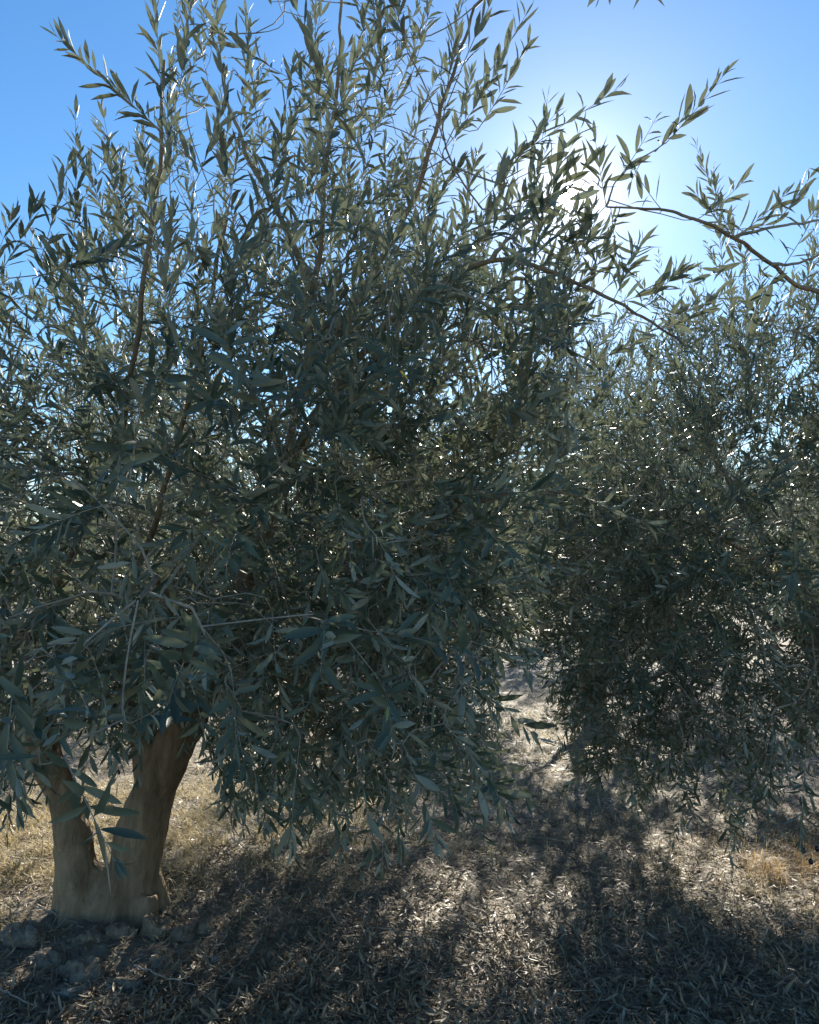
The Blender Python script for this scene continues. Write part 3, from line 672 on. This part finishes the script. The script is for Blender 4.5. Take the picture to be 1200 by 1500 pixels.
for k, (x, y) in enumerate([(1177, 1246), (1188, 1262), (1197, 1243)]):
    t = np.linspace(0, math.pi, 8); p = P(x, y, 2.85)
    q = np.stack([np.zeros(8), np.zeros(8), -0.011 * np.cos(t)], 1) + p
    v, f = tubes(q[None], (0.0085 * np.sin(t) + 0.0002)[None], 12)
    fr = obj('olive_fruit', mesh_np('olive_fruit', v, [f], M_FRUIT), right, label='ripe black olive in a small cluster')
    st = np.linspace(0, 1, 6)[:, None] * np.array([0.012 - 0.012 * k, 0, .03]) + p + np.array([0, 0, .0105])
    v, f = tubes(st[None], np.full((1, 6), .0009), 4)
    s_ = obj('stalk', mesh_np('stalk', v, [f], M_TWIG)); s_.parent = fr

# ------------------------------------------------------------------ trees of the rows behind
def far_tree(loc, seed, label, height=1.0, n=2000, zmin=0.28, spots=None, lobe=None):
    rg = np.random.default_rng(seed)
    b = np.array([loc[0], loc[1], 0.0])
    t = thing('olive_tree', tuple(b), label, 'tree', 'olive trees of the rows behind')
    fuse('trunk', [rel(b, [(0, 0, -.12, .22), (0, 0, .05, .17), (.03, 0, .4, .14), (-.06, 0, .8, .11), (-.2, 0, 1.1, .09)]),
                   rel(b, [(.03, 0, .4, .12), (.12, .06, .8, .10), (.3, .1, 1.15, .08)])], 0.03, M_BARK, 0.04, t, seed)
    limbs = []
    for k in range(7):
        a = k * 0.9 + rg.uniform(-.2, .2); s = -.2 if k % 2 else .3
        c, d = math.cos(a), math.sin(a); z = rg.uniform(2.2, 3.6) * height; r = rg.uniform(.8, 1.3)
        limbs.append(rel(b, [(s, .05, 1.1, .075), (s + c * r * .4, d * r * .4, 1.1 + (z - 1.1) * .35, .05), (s + c * r * .8, d * r * .8, 1.1 + (z - 1.1) * .7, .03), (s + c * r, d * r, z, .012)]))
    S = crown_shoots(n, [(b[0], b[1], 1.95 * height, 1.95, 1.95, 1.75 * height), (b[0] + rg.uniform(-.5, .5), b[1], 2.9 * height, 1.2, 1.2, 1.5 * height)] + ([lobe] if lobe else []), rg, None, None, inner=0.45, low_z=1.0, zmin=zmin,
                     thin=None if spots is None else (lambda p, q: np.where(sun_gap(p, spots, .17) & sun_gap(q, spots, .14), 1.0, 0.05)))
    S['len'] = S['len'] * 1.15
    build_tree(t, limbs, S, rg, 1, 0, sides=3, lmean=0.078, inter=0.026)
    return t
def copy_tree(src, loc, rz, s, label):
    r = src.copy(); COL.objects.link(r); r.location = loc; r.rotation_euler = (0, 0, rz); r.scale = (s, s, s); r['label'] = label
    for ch in src.children:
        c = ch.copy(); COL.objects.link(c); c.parent = r; c.matrix_parent_inverse = ch.matrix_parent_inverse.copy()
    return r
FAR1 = 'pale grey green olive tree standing behind the forked near tree'
FAR2 = 'taller sunlit olive tree rising behind the tree that closes the gap'
FAR3 = 'olive tree of a far row showing only through gaps in nearer foliage'
fa = far_tree((-3.3, 10.6), 101, FAR1)
SPOTS = [(.53, 3.8, 0), (.41, 3.4, 0), (.33, 3.2, 0), (.49, 2.85, 0), (0.05, 3.7, 0)]
far_tree((2.15, 9.4), 303, 'olive tree closing the view behind the gap between the two near trees', 1.0, 2600, 0.6, SPOTS + LIT_SPOTS + [(1.2 + a, 7.0 + b, 0) for a in (0, .15) for b in (-.5, 0, .5)], (0.85, 9.6, 2.15, 1.2, 1.2, 1.6))
fb = far_tree((4.8, 15.0), 202, FAR2, 1.1)
copy_tree(fb, (-7.4, 11.2, 0), 2.1, 1.0, FAR3)
copy_tree(fa, (7.6, 12.2, 0), 4.0, 1.05, FAR3)
for k, (x, y) in enumerate([(-6.0, 17.5), (-0.9, 18.2), (3.2, 18.6), (9.2, 17.6), (-10.5, 18.5), (-3.6, 24.5), (1.6, 25), (6.8, 24.4), (-9, 25), (12, 25)]):
    copy_tree((fa, fb)[k % 2], (x, y, 0), 1.3 * k + 0.7, 0.95 + 0.04 * (k % 4), FAR3)

# ------------------------------------------------------------------ litter of dry leaves
def scatter(n, d0, d1, rg, pw=1.0, margin=0.35):
    """points on the ground, denser where near"""
    u = rg.uniform(0, 1, n)
    D = (d0 ** -pw + u * (d1 ** -pw - d0 ** -pw)) ** (-1 / pw)
    x = rg.uniform(-0.54 - margin / 2, 0.54 + margin / 2, n) * D + rg.normal(0, 0.1, n)
    return x, D
rl = np.random.default_rng(55)
def litter(n, d0, d1, lm, lod, pw, lift, accept=None):
    x, y = scatter(n, d0, d1, rl, pw)
    k = (np.hypot(x - TRUNK_XY[0], y - TRUNK_XY[1] - .0) > 0.22)
    if accept is not None: k &= accept(x, y)
    x, y = x[k], y[k]; n = len(x)
    z = ground_h(x, y) + rl.uniform(0.002, lift, n)
    th = rl.uniform(0, 2 * math.pi, n); tilt = rl.normal(0, 0.22, n)
    A = np.stack([np.cos(th) * np.cos(tilt), np.sin(th) * np.cos(tilt), np.sin(tilt)], 1)
    Nn = np.stack([rl.normal(0, .45, n), rl.normal(0, .45, n), np.ones(n)], 1); Nn = unit(Nn - A * (Nn * A).sum(1, keepdims=True))
    ln = lm * rl.uniform(0.45, 1.35, n)
    pt = np.stack([x, y, z], 1)
    return dict(P=pt, A=A, N=Nn, L=ln, W=ln * rl.uniform(0.11, 0.19, n), C=rl.normal(0.25, 0.9, n), R=np.clip(rl.beta(2.0, 2.6, n), 0, 1))
def earth_bare(x, y):
    """fewer leaves on the lumpy earth round the trunk"""
    r = np.hypot((x - TRUNK_XY[0] - 0.0) / 1.0, (y - TRUNK_XY[1] + .25) / .6)
    return rl.uniform(0, 1, len(x)) < np.clip((r - 0.15) * 1.2, 0.25, 1)
LA = litter(110000, 2.0, 6.5, 0.052, 2, 1.6, 0.022, earth_bare)
xx, yy, DD = project(LA['P'])
score = LA['L'] / DD * LA['N'][:, 2] * (LA['P'][:, 2] - ground_h(LA['P'][:, 0], LA['P'][:, 1]) > 0.012)
score[(xx < 5) | (xx > 1195) | (yy > 1490)] = 0
top = np.argsort(-score)[:300]; pick = np.zeros(len(xx), bool); pick[top] = True
M_LITTER_OBJ = leaf_material('dry_leaf_single', LIT, LIT, (0.3, 0.24, 0.14), 0.12, 0.5, obj_rand=True)
DRY_SET = []
for k in range(10):
    V, F, a = leaf_mesh(np.zeros((1, 3)), np.array([[1.0, 0, 0]]), np.array([[0, 0, 1.0]]), np.array([1.0]), np.array([rng.uniform(0.11, 0.17)]), np.array([rng.uniform(-0.8, 1.1)]), np.array([0.5]), 3)
    DRY_SET.append(mesh_np('dry_leaf', V, F, M_LITTER_OBJ, True, a))
K = ~pick
V, F, a = two_lod(LA, K, 2, 3.45)
lit_near = obj('leaf_litter', mesh_np('leaf_litter', V, F, M_LITTER, True, a), label='grey brown carpet of dry fallen olive leaves under the trees', category='leaf litter', kind='stuff')
for s in top:
    o = bpy.data.objects.new('dry_leaf', DRY_SET[int(s) % len(DRY_SET)]); COL.objects.link(o); o.parent = lit_near
    o.matrix_basis = leaf_matrix(LA['P'][s] + np.array([0, 0, .004]), LA['A'][s], LA['N'][s], LA['L'][s])
LB = litter(30000, 6.3, 22, 0.06, 1, 1.2, 0.02)
V, F, a = leaf_mesh(*[LB[c] for c in 'PANLWCR'], 1)
obj('leaf_litter', mesh_np('leaf_litter', V, F, M_LITTER, True, a), label='thin pale litter on the lane beyond the near trees', category='leaf litter', kind='stuff')

# ------------------------------------------------------------------ dry grass and straw
def blades(pts, rg, hmin, hmax, flat, wid):
    n = len(pts)
    th = rg.uniform(0, 2 * math.pi, n); ln = rg.uniform(hmin, hmax, n)
    el = np.clip(rg.normal(flat, 0.35, n), 0.03, 1.5)
    d = np.stack([np.cos(th) * np.cos(el), np.sin(th) * np.cos(el), np.sin(el)], 1)
    side = np.stack([-np.sin(th), np.cos(th), np.zeros(n)], 1) * wid * rg.uniform(0.6, 1.4, n)[:, None]
    dr = np.stack([np.cos(th), np.sin(th), np.zeros(n)], 1)
    c1 = pts + d * ln[:, None] * 0.5; c2 = pts + d * ln[:, None] * 0.85 + dr * ln[:, None] * 0.15 - np.array([0, 0, 1]) * (ln * 0.18 * np.sin(el))[:, None]
    c2[:, 2] = np.maximum(c2[:, 2], pts[:, 2] + 0.002)
    V = np.stack([pts - side, pts + side, c1 - side * .8, c1 + side * .8, c2], 1).reshape(-1, 3)
    o5 = (np.arange(n) * 5)[:, None]
    return V, [np.array([[0, 1, 3, 2]]) + o5, np.array([[2, 3, 4]]) + o5], np.repeat(rg.uniform(0, 1, n), 5)
rs = np.random.default_rng(77)
def patch(cx, cy, sx, sy, n):
    x = rs.normal(cx, sx, n); y = rs.normal(cy, sy, n)
    k = np.hypot(x - TRUNK_XY[0], y - TRUNK_XY[1]) > 0.24; x, y = x[k], y[k]
    k = rs.uniform(0, 1, len(x)) < np.clip((vnoise(x * 6 + 40, y * 6 + 40, 66) * .6 + vnoise(x * 15 + 40, y * 15 + 40, 67) * .4 - .33) * 4, .08, 1); x, y = x[k], y[k]
    return np.stack([x, y, ground_h(x, y) + 0.004], 1)
pts = np.vstack([patch(-2.3, 4.6, .55, .55, 22000), patch(-1.2, 5.2, .7, .7, 22000), patch(-2.6, 6.8, 1.5, 1.2, 9000), patch(.4, 7.5, 1.6, 1.5, 8000)])
V, F, a = blades(pts, rs, 0.05, 0.16, 0.30, 0.0019)
obj('dry_grass', mesh_np('dry_grass', V, F, M_STRAW, False, a), label='pale matted dry straw lying behind the forked trunk', category='grass', kind='stuff')
p0 = P(1165, 1275, 3.95)
pts = np.vstack([patch(p0[0] + .15, p0[1] + .05, .22, .16, 2600), patch(p0[0] + .6, p0[1] + .3, .4, .4, 3500)])
V, F, a = blades(pts, rs, 0.05, 0.20, 0.75, 0.0013)
obj('dry_grass', mesh_np('dry_grass', V, F, M_RUST, False, a), label='rusty orange dry grass under the skirt of the dense tree', category='grass', kind='stuff')
pts = np.vstack([patch(p0[0] - .2, p0[1] - .1, .35, .3, 5000), patch(1.0, 5.6, .5, .9, 6000), patch(1.35, 7.8, .5, 1.3, 9000)])
V, F, a = blades(pts, rs, 0.04, 0.12, 0.2, 0.0015)
obj('dry_grass', mesh_np('dry_grass', V, F, M_STRAW, False, a), label='bleached straw between the two near trees', category='grass', kind='stuff')

x, y = scatter(9000, 2.1, 5.5, rs, 1.4)
k = np.hypot(x - TRUNK_XY[0], y - TRUNK_XY[1]) > 0.26
pts = np.stack([x, y, ground_h(x, y) + rs.uniform(.008, .026, len(x))], 1)[k]
V, F, a = blades(pts, rs, 0.03, 0.11, 0.06, 0.0009)
obj('leaf_litter', mesh_np('leaf_litter', V, F, M_LITTER, False, a), label='fine brown stalks and broken twig bits strewn over the shaded leaf carpet', category='leaf litter', kind='stuff')

# ------------------------------------------------------------------ clods, stones and dead twigs
def lump(name, px_, py_, wpx, hpx, label, cat, mat, seed, flat=1.0, group=None):
    rg = np.random.default_rng(seed)
    D = CAM_Z / ((py_ - HORIZON) / FPX) * 1.0
    c = P(px_, py_, D); D = D - 0.0
    x, y = c[0], c[1]; z = float(ground_h(np.array([x]), np.array([y]))[0])
    sx = wpx / FPX * D / 2 * 1.25; sz = hpx / FPX * D / 2 * 1.15; sy = (sx + sz) * 0.5 if flat == 1.0 else sx * 0.7
    nu, nv = 56, 34
    th, ph = np.meshgrid(np.linspace(0, 2 * math.pi, nu, endpoint=False), np.linspace(0, math.pi, nv), indexing='xy')
    d = np.stack([np.cos(th) * np.sin(ph), np.sin(th) * np.sin(ph), np.cos(ph)], -1)
    nrm_ = [unit(rg.normal(0, 1, 3)) for _ in range(16)]
    r = np.ones(d.shape[:2])
    for nn in nrm_:
        r = np.minimum(r, rg.uniform(0.6, 1.0) / np.maximum(d @ nn, 0.05))
    for f_, a_ in ((2.2, .40), (5.0, .20), (11.0, .11), (22.0, .06)):
        r *= 1 + a_ * (vnoise(d[..., 0] * f_ + d[..., 1] * f_ * .6 + 60, d[..., 2] * f_ - d[..., 1] * f_ * .8 + 60, seed + int(f_)) - .5)
    V = d * r[..., None] * np.array([sx, sy, sz])
    V = V.reshape(-1, 3)
    i, j = np.meshgrid(np.arange(nv - 1), np.arange(nu), indexing='ij')
    F = np.stack([i * nu + j, (i + 1) * nu + j, (i + 1) * nu + (j + 1) % nu, i * nu + (j + 1) % nu], -1).reshape(-1, 4)
    o = obj(name, mesh_np(name, V, [F], mat), None, label=label, category=cat)
    if group: o['group'] = group
    o.location = (x, y, z + sz * 0.04); o.rotation_euler = (0, 0, rg.uniform(-.4, .4))
    return o
CG = 'earth clods round the trunk'
lump('earth_clod', 228, 1368, 46, 46, 'tall pale clod of dry earth against the foot of the thicker stem', 'clod', M_EARTH, 1, group=CG)
lump('earth_clod', 270, 1372, 38, 34, 'rounded grey clod just right of the tallest clod', 'clod', M_EARTH, 2, group=CG)
lump('earth_clod', 302, 1362, 34, 30, 'small crumbly clod where the straw begins beside the trunk foot', 'clod', M_EARTH, 3, group=CG)
lump('earth_clod', 178, 1372, 38, 34, 'grey clod tucked below the fork of the trunk', 'clod', M_EARTH, 4, group=CG)
lump('earth_clod', 120, 1424, 62, 40, 'broad low clod of earth just above the flat pale stone', 'clod', M_EARTH, 5, group=CG)
lump('earth_clod', 35, 1372, 72, 34, 'wide sloping clod of earth under the thinner stem', 'clod', M_EARTH, 6, group=CG)
lump('earth_clod', 130, 1378, 54, 26, 'flattened clod of earth in front of the two stems', 'clod', M_EARTH, 7, group=CG)
lump('earth_clod', 235, 1412, 40, 26, 'leaf strewn clod a step in front of the tallest clod', 'clod', M_EARTH, 8, group=CG)
lump('earth_clod', 60, 1405, 50, 28, 'dusty clod between the wide clod and the flat stone', 'clod', M_EARTH, 9, group=CG)
lump('earth_clod', 185, 1440, 42, 24, 'half buried clod right of the flat pale stone', 'clod', M_EARTH, 10, group=CG)
lump('stone', 102, 1449, 40, 16, 'flat pale stone lying among twigs in front of the trunk', 'stone', M_STONE, 11, flat=.5)
lump('stone', 316, 1404, 15, 12, 'small rounded stone beside a leaning dead twig', 'stone', M_STONE, 12)

def dead_twig(pts, r, label, seed):
    rg = np.random.default_rng(seed); q = []
    for a, b in pts:
        D = CAM_Z / ((b - HORIZON) / FPX); p = P(a, b, D); q.append([p[0], p[1], float(ground_h(p[:1], p[1:2])[0]) + 0.024])
    q = spline(np.array(q), 14); q[:, :2] += rg.normal(0, .003, (14, 2)); q[:, 2] += 0.012 * np.sin(np.linspace(0, 3, 14)) + rg.normal(0, .002, 14)
    v, f = tubes(q[None], np.linspace(r, r * .45, 14)[None], 6)
    c = q[0].copy()
    t = obj('dead_twig', mesh_np('dead_twig', v - c, [f], M_DEADTWIG), None, label=label, category='twig', group='dead twigs on the ground')
    t.location = tuple(c)
dead_twig([(50, 1341), (85, 1350), (123, 1363)], .004, 'straight dead twig lying in front of the thinner stem', 1)
dead_twig([(337, 1283), (362, 1310), (392, 1337)], .004, 'dead twig slanting across the straw right of the trunk', 2)
dead_twig([(195, 1419), (235, 1440), (287, 1451)], .0045, 'curved dead twig in front of the earth clods', 3)
dead_twig([(384, 1372), (365, 1410), (322, 1441)], .0045, 'arched dead twig beside the small rounded stone', 4)
dead_twig([(645, 1335), (683, 1360), (722, 1392)], .0035, 'thin dead twig pointing into the sunlit leaf patch', 5)
dead_twig([(540, 1366), (590, 1382), (650, 1398)], .0035, 'long thin dead twig on the shaded litter below the drooping spray', 6)
dead_twig([(0, 1448), (28, 1470), (60, 1482)], .004, 'dead twig left of the flat pale stone', 7)
dead_twig([(340, 1365), (325, 1385), (314, 1396)], .0035, 'short broken twig just above the small rounded stone', 8)
dead_twig([(780, 1225), (840, 1240), (910, 1262)], .004, 'dead twig on the dark litter in the gap between the near trees', 9)
